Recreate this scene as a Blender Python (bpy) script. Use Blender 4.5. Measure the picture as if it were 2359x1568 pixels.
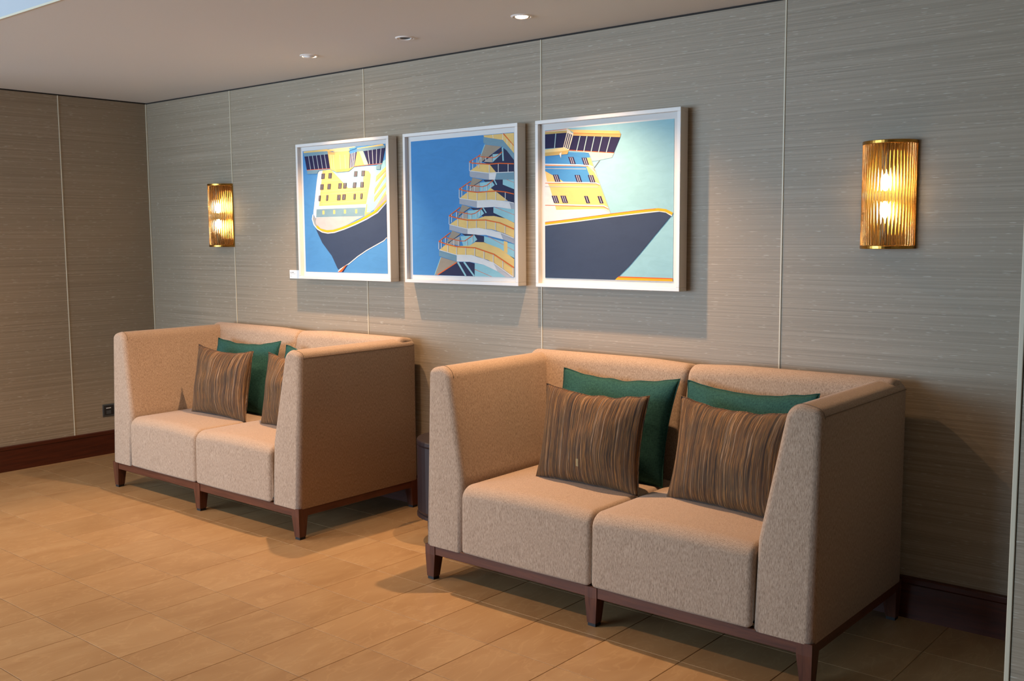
import bpy, bmesh, math, random
from mathutils import Vector, Matrix, noise
from mathutils.geometry import tessellate_polygon

random.seed(7)
for o in list(bpy.data.objects):
    bpy.data.objects.remove(o)
scene = bpy.context.scene
COL = scene.collection

# ------------------------------------------------------------------ camera
F_PX = 2344.54
CAM = Vector((6.2843, -3.7185, 1.4084))
YAW, PITCH, ROLL = 0.69831, -0.10258, -0.00695
_cy, _sy, _cp, _sp = math.cos(YAW), math.sin(YAW), math.cos(PITCH), math.sin(PITCH)
FWD = Vector((-_sy * _cp, _cy * _cp, _sp))
_r0 = Vector((_cy, _sy, 0.0))
_u0 = _r0.cross(FWD)
RIGHT = _r0 * math.cos(ROLL) + _u0 * math.sin(ROLL)
UP = _u0 * math.cos(ROLL) - _r0 * math.sin(ROLL)
cam_data = bpy.data.cameras.new('camera')
cam_data.sensor_fit = 'HORIZONTAL'
cam_data.sensor_width = 36.0
cam_data.lens = F_PX * 36.0 / 2359.0
cam_data.clip_start = 0.05
cam = bpy.data.objects.new('camera', cam_data)
COL.objects.link(cam)
cam.matrix_world = Matrix(((RIGHT.x, UP.x, -FWD.x, CAM.x),
                           (RIGHT.y, UP.y, -FWD.y, CAM.y),
                           (RIGHT.z, UP.z, -FWD.z, CAM.z),
                           (0, 0, 0, 1)))
scene.camera = cam


def on_plane(u, v, axis, value):
    """photo pixel -> point on the plane coordinate[axis] == value"""
    d = FWD + RIGHT * ((u - 1179.5) / F_PX) + UP * ((784.0 - v) / F_PX)
    t = (value - CAM[axis]) / d[axis]
    return CAM + d * t


# ------------------------------------------------------------------ light
scene.view_settings.view_transform = 'Standard'
scene.view_settings.look = 'None'
scene.view_settings.gamma = 1.0
scene.view_settings.use_curve_mapping = False
scene.view_settings.exposure = 0.16

world = bpy.data.worlds.new('sky')
scene.world = world
world.use_nodes = True
world.node_tree.nodes['Background'].inputs['Color'].default_value = (0.62, 0.78, 1.0, 1)
world.node_tree.nodes['Background'].inputs['Strength'].default_value = 0.6

H = 2.30             # soffit height
HU = 2.58            # raised ceiling height
SOF_Y = -1.79        # front edge of the soffit
FRONT_Y = -7.5
LEFT_X, RIGHT_X = -5.0, 7.4
WIN = (-3.2, 2.6, 0.35, 2.30)      # daylight window in the front wall
DAY_POWER = 510.0
SPOT_POWER = 165.0
ROOM_SPOT_POWER = 98.0
WARM = (1.0, 0.62, 0.35)


def light(name, kind, loc, power, color, rot=(0, 0, 0), **kw):
    d = bpy.data.lights.new(name, kind)
    d.energy = power
    d.color = color
    for k, v in kw.items():
        setattr(d, k, v)
    o = bpy.data.objects.new(name, d)
    o.location = loc
    o.rotation_euler = rot
    COL.objects.link(o)
    return o


light('window_daylight', 'AREA', ((WIN[0] + WIN[1]) / 2, FRONT_Y - 0.05, (WIN[2] + WIN[3]) / 2), DAY_POWER,
      (0.55, 0.77, 1.0), (math.radians(90), 0, 0), shape='RECTANGLE', size=WIN[1] - WIN[0], size_y=WIN[3] - WIN[2])


# ------------------------------------------------------------------ helpers
def lin(r, g, b):
    def f(c):
        c /= 255.0
        return c / 12.92 if c <= 0.04045 else ((c + 0.055) / 1.055) ** 2.4
    return (f(r), f(g), f(b), 1.0)


def link(o, parent=None):
    COL.objects.link(o)
    if parent is not None:
        o.parent = parent
    return o


def tag(o, label=None, cat=None, group=None, kind=None):
    if label:
        o['label'] = label
    if cat:
        o['category'] = cat
    if group:
        o['group'] = group
    if kind:
        o['kind'] = kind
    return o


def empty(name, loc, rz=0.0):
    o = bpy.data.objects.new(name, None)
    o.empty_display_size = 0.1
    o.location = loc
    o.rotation_euler = (0, 0, rz)
    return link(o)


def mesh_obj(name, bm, mat, parent=None, smooth=False, loc=None):
    bmesh.ops.recalc_face_normals(bm, faces=bm.faces[:])
    me = bpy.data.meshes.new(name)
    bm.to_mesh(me)
    bm.free()
    if smooth:
        for p in me.polygons:
            p.use_smooth = True
    if mat is not None:
        me.materials.append(mat)
    o = bpy.data.objects.new(name, me)
    if loc is not None:
        o.location = loc
    return link(o, parent)


def share(name, me, parent, loc):
    o = bpy.data.objects.new(name, me)
    o.location = loc
    return link(o, parent)


def box(bm, x0, x1, y0, y1, z0, z1, bev=0.0, seg=2):
    vs = [bm.verts.new(p) for p in ((x0, y0, z0), (x1, y0, z0), (x1, y1, z0), (x0, y1, z0),
                                    (x0, y0, z1), (x1, y0, z1), (x1, y1, z1), (x0, y1, z1))]
    fs = [bm.faces.new([vs[i] for i in q]) for q in
          ((0, 3, 2, 1), (4, 5, 6, 7), (0, 1, 5, 4), (1, 2, 6, 5), (2, 3, 7, 6), (3, 0, 4, 7))]
    if bev > 0:
        es = set()
        for f in fs:
            es.update(f.edges)
        bmesh.ops.bevel(bm, geom=list(es), offset=bev, segments=seg, profile=0.5, affect='EDGES')
    return bm


def box_obj(name, ext, mat, parent=None, bev=0.0, seg=2, smooth=False):
    bm = bmesh.new()
    box(bm, *ext, bev=bev, seg=seg)
    return mesh_obj(name, bm, mat, parent, smooth)


def rounded_poly(pts, radii, seg=6):
    out = []
    n = len(pts)
    for i in range(n):
        p = Vector(pts[i])
        a = (Vector(pts[i - 1]) - p)
        b = (Vector(pts[(i + 1) % n]) - p)
        r = radii[i]
        if r <= 0:
            out.append(p)
            continue
        an = a.angle(b)
        t = min(r / math.tan(an / 2), a.length * 0.49, b.length * 0.49)
        r = t * math.tan(an / 2)
        p0 = p + a.normalized() * t
        p1 = p + b.normalized() * t
        bis = (a.normalized() + b.normalized()).normalized()
        c = p + bis * (r / math.sin(an / 2))
        v0, v1 = p0 - c, p1 - c
        tot = v0.angle_signed(v1)
        for k in range(seg + 1):
            ang = -tot * k / seg
            out.append(c + Vector((v0.x * math.cos(ang) - v0.y * math.sin(ang), v0.x * math.sin(ang) + v0.y * math.cos(ang))))
    return out


def inset_loop(loop, d):
    n = len(loop)
    area = sum(loop[i - 1].x * loop[i].y - loop[i].x * loop[i - 1].y for i in range(n))
    s = 1 if area > 0 else -1
    res = []
    for i in range(n):
        j = i
        e = loop[(i + 1) % n] - loop[i - 1]
        nrm = Vector((-e.y, e.x)) * s
        nrm.normalize()
        res.append(loop[i] + nrm * d)
    return res


def loft(bm, loops):
    """loops: list of lists of 3D points; skin and cap"""
    rows = [[bm.verts.new(p) for p in lp] for lp in loops]
    n = len(rows[0])
    for a, b in zip(rows[:-1], rows[1:]):
        for i in range(n):
            bm.faces.new((a[i], a[(i + 1) % n], b[(i + 1) % n], b[i]))
    bm.faces.new(rows[0])
    bm.faces.new(list(reversed(rows[-1])))


def soft_extrude(bm, profile, t0, t1, r, to3d, nmid=10, seg=5, bulge=None):
    """extrude a 2D loop from t0 to t1 with rounded ends; to3d(p2, t)"""
    st = []
    for k in range(seg + 1):
        a = math.pi / 2 * k / seg
        st.append((t0 + r * (1 - math.sin(a)) * 1.0, r * (1 - math.cos(math.pi / 2 - a))))
    st = [(t0 + r * (1 - math.cos(a)), r * (1 - math.sin(a))) for a in [math.pi / 2 * k / seg for k in range(seg + 1)]]
    en = [(t1 - (t - t0), d) for t, d in reversed(st)]
    mid = [(t0 + r + (t1 - t0 - 2 * r) * k / nmid, 0.0) for k in range(1, nmid)]
    loops = []
    for t, d in st + mid + en:
        lp = inset_loop(profile, d) if d > 1e-6 else profile
        f = (t - t0) / (t1 - t0)
        loops.append([bulge(to3d(p, t), f) if bulge else to3d(p, t) for p in lp])
    loft(bm, loops)


def tube(bm, pts, r, seg=8, cap=True):
    rows = []
    for i, p in enumerate(pts):
        p = Vector(p)
        d = (Vector(pts[min(i + 1, len(pts) - 1)]) - Vector(pts[max(i - 1, 0)])).normalized()
        a = d.orthogonal().normalized() if i == 0 else (rows_a - d * rows_a.dot(d)).normalized()
        rows_a = a
        b = d.cross(a)
        rows.append([bm.verts.new(p + (a * math.cos(2 * math.pi * k / seg) + b * math.sin(2 * math.pi * k / seg)) * r) for k in range(seg)])
    for A, B in zip(rows[:-1], rows[1:]):
        for k in range(seg):
            bm.faces.new((A[k], A[(k + 1) % seg], B[(k + 1) % seg], B[k]))
    if cap:
        bm.faces.new(rows[0])
        bm.faces.new(rows[-1])


def lathe(bm, prof, seg=32, mat3=None):
    rows = []
    for r, z in prof:
        rows.append([bm.verts.new((r * math.cos(2 * math.pi * k / seg), r * math.sin(2 * math.pi * k / seg), z)) for k in range(seg)])
    for A, B in zip(rows[:-1], rows[1:]):
        for k in range(seg):
            bm.faces.new((A[k], A[(k + 1) % seg], B[(k + 1) % seg], B[k]))
    return rows


# ------------------------------------------------------------------ materials
class NT:
    def __init__(self, name):
        self.m = bpy.data.materials.new(name)
        self.m.use_nodes = True
        self.t = self.m.node_tree
        self.t.nodes.clear()
        self.out = self.t.nodes.new('ShaderNodeOutputMaterial')

    def n(self, kind, **kw):
        nd = self.t.nodes.new(kind)
        for k, v in kw.items():
            if k in nd.inputs:
                self.put(nd.inputs[k], v)
            else:
                setattr(nd, k, v)
        return nd

    def put(self, sock, v):
        if isinstance(v, bpy.types.NodeSocket):
            self.t.links.new(v, sock)
        else:
            sock.default_value = v

    def principled(self, **kw):
        b = self.t.nodes.new('ShaderNodeBsdfPrincipled')
        for k, v in kw.items():
            self.put(b.inputs[k.replace('_', ' ')], v)
        self.t.links.new(b.outputs[0], self.out.inputs[0])
        return b

    def coords(self, what='Object', scale=(1, 1, 1), loc=(0, 0, 0)):
        tc = self.n('ShaderNodeTexCoord')
        mp = self.n('ShaderNodeMapping')
        self.t.links.new(tc.outputs[what], mp.inputs['Vector'])
        mp.inputs['Scale'].default_value = scale
        mp.inputs['Location'].default_value = loc
        return mp.outputs[0]

    def noise(self, vec, scale=1.0, detail=2.0, rough=0.5, dist=0.0):
        nd = self.n('ShaderNodeTexNoise', Scale=scale, Detail=detail, Roughness=rough, Distortion=dist)
        self.t.links.new(vec, nd.inputs['Vector'])
        return nd.outputs['Fac']

    def ramp(self, fac, stops, interp='LINEAR'):
        nd = self.n('ShaderNodeValToRGB')
        cr = nd.color_ramp
        cr.interpolation = interp
        while len(cr.elements) < len(stops):
            cr.elements.new(0.5)
        for e, (p, c) in zip(cr.elements, stops):
            e.position = p
            e.color = c
        self.t.links.new(fac, nd.inputs[0])
        return nd.outputs[0]

    def mix(self, fac, a, b, blend='MIX'):
        nd = self.n('ShaderNodeMix', data_type='RGBA', blend_type=blend)
        self.put(nd.inputs[0], fac)
        self.put(nd.inputs[6], a)
        self.put(nd.inputs[7], b)
        return nd.outputs[2]

    def math(self, op, a, b=0.0):
        nd = self.n('ShaderNodeMath', operation=op)
        self.put(nd.inputs[0], a)
        self.put(nd.inputs[1], b)
        return nd.outputs[0]

    def bump(self, height, strength=0.2, dist=0.002):
        nd = self.n('ShaderNodeBump', Strength=strength, Distance=dist)
        self.t.links.new(height, nd.inputs['Height'])
        return nd.outputs[0]


def g(v):
    return (v, v, v, 1.0)


def plain(name, col, rough=0.5, metal=0.0, **kw):
    m = NT(name)
    m.principled(Base_Color=col, Roughness=rough, Metallic=metal, **kw)
    return m.m


def mat_wallpaper(name, along):
    m = NT(name)
    sc = (0.7, 1, 170) if along == 'x' else (1, 0.7, 170)
    thread = m.noise(m.coords('Object', sc), 1.0, 4.0, 0.65)
    sc2 = (5, 1, 380) if along == 'x' else (1, 5, 380)
    fine = m.noise(m.coords('Object', sc2, (3.1, 1.7, 0.4)), 1.0, 2.0, 0.6)
    sc3 = (19, 1, 300) if along == 'x' else (1, 19, 300)
    slub = m.noise(m.coords('Object', sc3, (7.7, 4.1, 2.2)), 1.0, 1.0, 0.5)
    base = m.ramp(thread, [(0.30, lin(134, 121, 101)), (0.5, lin(155, 141, 120)), (0.72, lin(174, 160, 140))])
    base = m.mix(m.math('MULTIPLY', fine, 0.45), base, lin(127, 115, 97), 'MIX')
    sl = m.ramp(slub, [(0.685, g(0)), (0.735, g(1))])
    col = m.mix(m.math('MULTIPLY', sl, 0.5), base, lin(206, 200, 184))  # pale slub threads, with the paper's sheen highlights put into their colour
    hgt = m.math('ADD', thread, fine)
    m.principled(Base_Color=col, Roughness=0.5, Normal=m.bump(hgt, 0.25, 0.0015), Specular_IOR_Level=0.45)
    return m.m


def mat_tile():
    m = NT('beige_stone_tile')
    oi = m.n('ShaderNodeObjectInfo')
    tc = m.n('ShaderNodeTexCoord')
    geo = m.n('ShaderNodeNewGeometry')
    off = m.n('ShaderNodeVectorMath', operation='SCALE')
    comb = m.n('ShaderNodeCombineXYZ')
    m.put(comb.inputs[0], oi.outputs['Random'])
    m.put(comb.inputs[1], oi.outputs['Random'])
    m.put(comb.inputs[2], oi.outputs['Random'])
    m.t.links.new(comb.outputs[0], off.inputs[0])
    off.inputs['Scale'].default_value = 37.0
    add = m.n('ShaderNodeVectorMath', operation='ADD')
    m.t.links.new(geo.outputs['Position'], add.inputs[0])
    m.t.links.new(off.outputs[0], add.inputs[1])
    mp = m.n('ShaderNodeMapping')
    m.t.links.new(add.outputs[0], mp.inputs[0])
    mp.inputs['Scale'].default_value = (4.5, 1.6, 1)
    mp.inputs['Rotation'].default_value = (0, 0, 0.35)
    cloud = m.noise(mp.outputs[0], 1.3, 4.0, 0.55, 0.8)
    vein = m.noise(mp.outputs[0], 2.3, 3.0, 0.5, 1.6)
    base = m.ramp(cloud, [(0.28, lin(148, 115, 78)), (0.5, lin(157, 125, 87)), (0.75, lin(165, 135, 97))])
    v = m.ramp(vein, [(0.47, g(0)), (0.5, g(1)), (0.53, g(0))])
    base = m.mix(m.math('MULTIPLY', v, 0.22), base, lin(190, 160, 118))
    rnd = m.ramp(oi.outputs['Random'], [(0, g(0.90)), (1, g(1.0))])
    col = m.mix(1.0, base, rnd, 'MULTIPLY')
    m.principled(Base_Color=col, Roughness=0.42, Specular_IOR_Level=0.35)
    return m.m


def mat_fabric():
    m = NT('beige_upholstery')
    a = m.noise(m.coords('Object', (420, 420, 85)), 1.0, 2.0, 0.6)
    b = m.noise(m.coords('Object', (700, 700, 240)), 1.0, 1.0, 0.5)
    c = m.noise(m.coords('Object', (3, 3, 3)), 1.0, 2.0, 0.5)
    col = m.ramp(a, [(0.30, lin(130, 110, 93)), (0.48, lin(164, 142, 122)), (0.68, lin(188, 166, 145))])
    col = m.mix(m.math('MULTIPLY', b, 0.35), col, lin(150, 126, 104))
    col = m.mix(m.math('MULTIPLY', c, 0.12), col, lin(140, 112, 88))
    m.principled(Base_Color=col, Roughness=0.95, Specular_IOR_Level=0.1, Sheen_Weight=0.15, Sheen_Roughness=0.5,
                 Normal=m.bump(a, 0.35, 0.0012))
    return m.m


def mat_wood(name, dark, light_, axis='x', rough=0.35):
    m = NT(name)
    sc = {'x': (4, 60, 60), 'y': (60, 4, 60), 'z': (60, 60, 4)}[axis]
    a = m.noise(m.coords('Object', sc), 1.0, 3.0, 0.6, 0.6)
    col = m.ramp(a, [(0.3, dark), (0.7, light_)])
    m.principled(Base_Color=col, Roughness=rough, Specular_IOR_Level=0.4)
    return m.m


def mat_stripe(name, tilt=0.0, shift=0.0):
    m = NT(name)
    a = m.noise(m.coords('UV', (60, 0.5, 1), (shift, 0, 0)), 1.0, 4.0, 0.75)
    b = m.noise(m.coords('UV', (190, 1.5, 1), (shift + 4, 2, 0)), 1.0, 1.0, 0.5)
    c = m.noise(m.coords('UV', (28, 1.0, 1), (shift + 9, 0, 0)), 1.0, 1.0, 0.5)
    d = m.noise(m.coords('UV', (5, 5, 1), (shift + 2, 0, 0)), 1.0, 2.0, 0.5)
    col = m.ramp(a, [(0.36, lin(34, 26, 22)), (0.43, lin(68, 50, 38)), (0.465, lin(138, 92, 44)), (0.49, lin(44, 34, 28)), (0.52, lin(86, 72, 50)),
                     (0.55, lin(164, 112, 58)), (0.575, lin(48, 37, 30)), (0.62, lin(172, 140, 110)), (0.67, lin(60, 45, 36))])
    col = m.mix(m.ramp(b, [(0.5, g(0)), (0.62, g(0.75))]), col, lin(40, 31, 27))
    col = m.mix(m.ramp(c, [(0.5, g(0)), (0.75, g(0.5))]), col, lin(84, 62, 46))
    col = m.mix(m.ramp(d, [(0.45, g(0)), (0.75, g(0.35))]), col, lin(70, 60, 48))
    m.principled(Base_Color=col, Roughness=0.75, Specular_IOR_Level=0.2, Sheen_Weight=0.05, Normal=m.bump(a, 0.3, 0.001))
    return m.m


def mat_green():
    m = NT('teal_linen')
    a = m.noise(m.coords('UV', (160, 30, 1)), 1.0, 2.0, 0.6)
    b = m.noise(m.coords('UV', (30, 160, 1), (3, 0, 0)), 1.0, 2.0, 0.6)
    col = m.ramp(m.math('MULTIPLY', m.math('ADD', a, b), 0.5), [(0.35, lin(24, 58, 58)), (0.65, lin(48, 90, 82))])
    m.principled(Base_Color=col, Roughness=0.9, Specular_IOR_Level=0.15, Normal=m.bump(a, 0.2, 0.001))
    return m.m


def mat_brass():
    m = NT('brushed_brass')
    a = m.noise(m.coords('Object', (40, 40, 400)), 1.0, 2.0, 0.5)
    col = m.ramp(a, [(0.3, lin(170, 120, 50)), (0.7, lin(205, 155, 75))])
    m.principled(Base_Color=col, Roughness=0.28, Metallic=1.0)
    return m.m


def mat_rod():
    m = NT('amber_glass_rod')
    gl = m.n('ShaderNodeBsdfGlass', Color=(1.0, 0.93, 0.80, 1), Roughness=0.05, IOR=1.4)
    tr = m.n('ShaderNodeBsdfTransparent', Color=(1.0, 0.94, 0.82, 1))
    mx = m.n('ShaderNodeMixShader')
    mx.inputs[0].default_value = 0.72
    m.t.links.new(tr.outputs[0], mx.inputs[1])
    m.t.links.new(gl.outputs[0], mx.inputs[2])
    m.t.links.new(mx.outputs[0], m.out.inputs[0])
    return m.m


def mat_emit(name, col, strength):
    m = NT(name)
    e = m.n('ShaderNodeEmission', Color=col, Strength=strength)
    m.t.links.new(e.outputs[0], m.out.inputs[0])
    return m.m


def mat_print():
    m = NT('screen_print')
    at = m.n('ShaderNodeVertexColor', layer_name='Col')
    a = m.noise(m.coords('Object', (9, 9, 22)), 1.0, 5.0, 0.65, 1.0)
    r = m.ramp(a, [(0.3, g(0.70)), (0.6, g(0.77)), (0.8, g(0.77))])
    col = m.mix(1.0, at.outputs[0], r, 'MULTIPLY')
    m.principled(Base_Color=col, Roughness=0.7, Specular_IOR_Level=0.2)
    return m.m


M = dict(
    dusk=plain('fill_cut_dark', lin(92, 74, 60), 0.7),  # made-up dark tone for the unseen walls, cuts their bounce fill
    fascia=plain('fascia_paint', lin(176, 180, 184), 0.8),
    paperx=mat_wallpaper('grasscloth_wallpaper', 'x'),
    papery=mat_wallpaper('grasscloth_wallpaper_side', 'y'),
    bead=plain('cream_bead', lin(205, 196, 172), 0.4),
    reveal=plain('dark_reveal', lin(38, 32, 28), 0.8),
    backing=plain('wall_backing', lin(120, 110, 95), 0.9),
    ceil=plain('ceiling_paint', lin(216, 218, 216), 0.85),
    white=plain('white_paint', lin(232, 232, 230), 0.6),
    tile=mat_tile(),
    grout=plain('grout', lin(158, 118, 74), 0.8),
    skirt=mat_wood('mahogany', lin(58, 24, 12), lin(82, 36, 18), 'x', 0.4),
    skirty=mat_wood('mahogany_side', lin(58, 24, 12), lin(82, 36, 18), 'y', 0.4),
    fabric=mat_fabric(),
    seam=plain('seam_thread', lin(120, 98, 78), 0.9),
    woodx=mat_wood('walnut_rail', lin(66, 34, 22), lin(96, 54, 36), 'x'),
    woody=mat_wood('walnut_side_rail', lin(66, 34, 22), lin(96, 54, 36), 'y'),
    woodz=mat_wood('walnut_leg', lin(66, 34, 22), lin(96, 54, 36), 'z'),
    glide=plain('black_glide', lin(20, 18, 18), 0.6),
    green=mat_green(),
    brass=mat_brass(),
    rod=mat_rod(),
    bulb=mat_emit('lit_bulb', (1.0, 0.76, 0.50, 1), 46.0),
    frame=plain('white_lacquer', lin(218, 216, 212), 0.35),
    mat=plain('mat_board', lin(212, 212, 210), 0.8),
    prt=mat_print(),
    card=plain('caption_card', lin(236, 236, 232), 0.6),
    ink=plain('caption_ink', lin(70, 70, 68), 0.8),
    ink2=plain('caption_ink_pale', lin(160, 160, 156), 0.8),
    steel=plain('brushed_steel', lin(150, 150, 150), 0.3, 1.0),
    socket=plain('dark_socket', lin(40, 36, 34), 0.5),
    lampwhite=plain('lamp_white', lin(235, 233, 228), 0.4),
    lampdark=plain('lamp_off', lin(18, 18, 18), 0.35),
    lens=mat_emit('lit_lens', (1.0, 0.70, 0.42, 1), 90.0),
    espresso=plain('espresso_lacquer', lin(34, 24, 26), 0.4),
)

# ------------------------------------------------------------------ room shell
TX, TY, TX0, TY0 = 0.29648, 0.29091, 2.54217, -1.45896
floor = tag(box_obj('floor', (LEFT_X, RIGHT_X, FRONT_Y, 0.0, -0.06, -0.0030), M['grout']),
            'beige stone tiled floor of the lounge', 'floor', kind='structure')
tile_cache = {}


def tile_mesh(w, d):
    key = (round(w, 4), round(d, 4))
    if key not in tile_cache:
        bm = bmesh.new()
        box(bm, -w / 2, w / 2, -d / 2, d / 2, -0.008, 0.0, 0.0012, 1)
        me = bpy.data.meshes.new('tile')
        bm.to_mesh(me)
        bm.free()
        me.materials.append(M['tile'])
        tile_cache[key] = me
    return tile_cache[key]


GAP = 0.0017
stuff = bmesh.new()
for i in range(-27, 18):
    for j in range(-22, 6):
        x0 = max(TX0 + i * TX, LEFT_X)
        x1 = min(x0 + TX if x0 > LEFT_X else TX0 + (i + 1) * TX, RIGHT_X)
        y0 = TY0 + (j - 1) * TY
        y1 = min(TY0 + j * TY, 0.0)
        if j == 5:
            y1 = 0.0
        near = x1 > 0.0 and x0 < 5.75 and y0 > -3.7
        if near and x0 < 0.0:
            x0 = 0.0
        if x1 - x0 < 0.01 or y1 < FRONT_Y:
            continue
        if near:
            share('tile', tile_mesh(x1 - x0 - GAP, y1 - y0 - GAP), floor, ((x0 + x1) / 2, (y0 + y1) / 2, 0.0))
        else:
            box(stuff, x0 + GAP / 2, x1 - GAP / 2, max(y0, FRONT_Y) + GAP / 2, y1 - GAP / 2, -0.008, 0.0)
tag(mesh_obj('far_tiles', stuff, M['tile'], floor), kind='stuff')

SEAMS = [0.9439, 2.1471, 3.3469, 4.5349, 5.735]
WR_X, WR_Y = 5.604, -0.86      # corner of the projecting wall on the right


def wall_panels(wall, along, cuts, z0, z1, mat, trim_name='panel_bead'):
    for a, b in zip(cuts[:-1], cuts[1:]):
        e = 0.003
        if along == 'x':
            box_obj('wall_panel', (a + e, b - e, 0.0, 0.018, z0, z1), mat, wall, 0.0015, 1)
        else:
            box_obj('wall_panel', (-0.018, 0.0, a + e, b - e, z0, z1), mat, wall, 0.0015, 1)


wb = tag(box_obj('wall_back', (0.0, RIGHT_X, 0.018, 0.14, 0.0, H + 0.05), M['backing']),
         'back wall of grey-beige grasscloth panels divided by thin cream beads', 'wall', kind='structure')
wall_panels(wb, 'x', [0.0] + SEAMS, 0.10, H - 0.008, M['paperx'])
for s in SEAMS[:-1]:
    box_obj('panel_bead', (s - 0.0032, s + 0.0032, -0.003, 0.010, 0.10, H - 0.008), M['bead'], wb, 0.001, 1)
box_obj('panel_bead', (0.0005, 0.007, -0.007, 0.0, 0.15, H - 0.008), M['bead'], wb, 0.001, 1)

LW = [-2.4, -1.797, -0.5971, 0.0]
wl = tag(box_obj('wall_left', (-0.14, -0.018, -2.4, 0.14, 0.0, H + 0.05), M['backing']),
         'left side wall of brown-grey grasscloth panels with one vertical bead', 'wall', kind='structure')
wall_panels(wl, 'y', LW, 0.10, H - 0.008, M['papery'])
for s in (-1.797, -0.5971):
    box_obj('panel_bead', (-0.010, 0.003, s - 0.0032, s + 0.0032, 0.10, H - 0.008), M['bead'], wl, 0.001, 1)

tag(box_obj('trim_1', (0.0, RIGHT_X, 0.004, 0.018, H - 0.008, H), M['reveal']),
    'dark shadow gap between back wall and ceiling', 'trim', kind='structure')
tag(box_obj('trim_2', (-0.018, -0.004, -2.4, 0.0, H - 0.008, H), M['reveal']),
    'dark shadow gap between left wall and ceiling', 'trim', kind='structure')


def skirting(name, along, a, b, mat, label):
    prof = rounded_poly([(0.0, 0.0), (-0.016, 0.0), (-0.016, 0.128), (-0.021, 0.134), (-0.021, 0.1545), (0.0, 0.1545)],
                        [0, 0, 0, 0, 0.003, 0], 3)
    bm = bmesh.new()
    if along == 'x':
        loft(bm, [[(t, p.x, p.y) for p in prof] for t in (a, b)])
    else:
        loft(bm, [[(-p.x, t, p.y) for p in prof] for t in (a, b)])
    return tag(mesh_obj(name, bm, mat), label, 'baseboard', kind='structure')


skirting('baseboard_back', 'x', 0.0, WR_X, M['skirt'], 'dark mahogany baseboard along the back wall')
skirting('baseboard_left', 'y', -2.4, -0.021, M['skirty'], 'dark mahogany baseboard along the left wall')

wr = tag(box_obj('wall_right', (WR_X + 0.02, RIGHT_X, WR_Y + 0.018, 0.0, 0.0, H), M['backing']),
         'projecting wall at the right edge with cream corner strip', 'wall', kind='structure')
bm = bmesh.new()
box(bm, WR_X + 0.014, RIGHT_X, WR_Y, WR_Y + 0.018, 0.0, H, 0.001, 1)
mesh_obj('wall_panel', bm, M['paperx'], wr)
box_obj('wall_panel', (WR_X, WR_X + 0.018, WR_Y + 0.02, -0.021, 0.0, H), M['papery'], wr)
box_obj('corner_bead', (WR_X - 0.001, WR_X + 0.012, WR_Y - 0.004, WR_Y + 0.018, 0.0, H), M['bead'], wr, 0.002, 2)

# ceiling: soffit with three round cut-outs for the recessed lamps, fascia, raised part
FIX = [(2.215, -0.415), (2.894, -0.415), (3.575, -0.415)]
HOLE_R = 0.037
bm = bmesh.new()
SQ = 0.06


def quad(bm, pts):
    bm.faces.new([bm.verts.new(p) for p in pts])


y_a, y_b = -0.415 - SQ, -0.415 + SQ
quad(bm, [(-0.14, 0.018, H), (-0.14, y_b, H), (RIGHT_X, y_b, H), (RIGHT_X, 0.018, H)])
quad(bm, [(-0.14, y_a, H), (-0.14, SOF_Y, H), (RIGHT_X, SOF_Y, H), (RIGHT_X, y_a, H)])
xs = [-0.14] + [v for fx, _ in FIX for v in (fx - SQ, fx + SQ)] + [RIGHT_X]
for a, b in zip(xs[0::2], xs[1::2]):
    quad(bm, [(a, y_b, H), (a, y_a, H), (b, y_a, H), (b, y_b, H)])
for fx, fy in FIX:
    n = 32
    ring, sq = [], []
    for k in range(n):
        an = 2 * math.pi * k / n
        c, s = math.cos(an), math.sin(an)
        q = SQ / max(abs(c), abs(s))
        ring.append(bm.verts.new((fx + HOLE_R * c, fy + HOLE_R * s, H)))
        sq.append(bm.verts.new((fx + q * c, fy + q * s, H)))
    for k in range(n):
        bm.faces.new((ring[k], sq[k], sq[(k + 1) % n], ring[(k + 1) % n]))
me = bpy.data.meshes.new('ceiling')
bmesh.ops.remove_doubles(bm, verts=bm.verts[:], dist=1e-5)
bm.to_mesh(me)
bm.free()
me.materials.append(M['ceil'])
ceil = tag(link(bpy.data.objects.new('ceiling', me)), 'low painted ceiling with small recessed lamps', 'ceiling', kind='structure')
box_obj('ceiling_slab', (-0.14, RIGHT_X, SOF_Y, 0.14, H + 0.16, H + 0.22), M['ceil'], ceil)
box_obj('raised_ceiling', (LEFT_X, RIGHT_X, FRONT_Y, SOF_Y, HU, HU + 0.06), M['ceil'], ceil)
box_obj('fascia', (-0.14, RIGHT_X, SOF_Y - 0.001, SOF_Y + 0.018, H + 0.001, HU), M['fascia'], ceil)
box_obj('edge_bead', (-0.14, RIGHT_X, SOF_Y - 0.003, SOF_Y + 0.002, H - 0.002, H + 0.006), M['bead'], ceil)

# out-of-view walls that close the room and carry the daylight window
wf = tag(box_obj('wall_front', (WIN[1], RIGHT_X, FRONT_Y - 0.12, FRONT_Y, 0.0, HU), M['dusk']),
         'wall behind the viewer holding the wide window', 'wall', kind='structure')
box_obj('wall_panel', (LEFT_X, WIN[0], FRONT_Y - 0.12, FRONT_Y, 0.0, HU), M['dusk'], wf)
box_obj('wall_panel', (WIN[0], WIN[1], FRONT_Y - 0.12, FRONT_Y, 0.0, WIN[2]), M['dusk'], wf)
box_obj('wall_panel', (WIN[0], WIN[1], FRONT_Y - 0.12, FRONT_Y, WIN[3], HU), M['dusk'], wf)
w1 = tag(empty('window_1', ((WIN[0] + WIN[1]) / 2, FRONT_Y, WIN[2])), 'wide daylight window behind the viewer', 'window', kind='structure')
for k in range(5):
    x = (WIN[1] - WIN[0]) * (k / 4 - 0.5)
    box_obj('window_frame', (x - 0.025, x + 0.025, 0.0, 0.05, 0.0, WIN[3] - WIN[2]), M['white'], w1)
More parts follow.
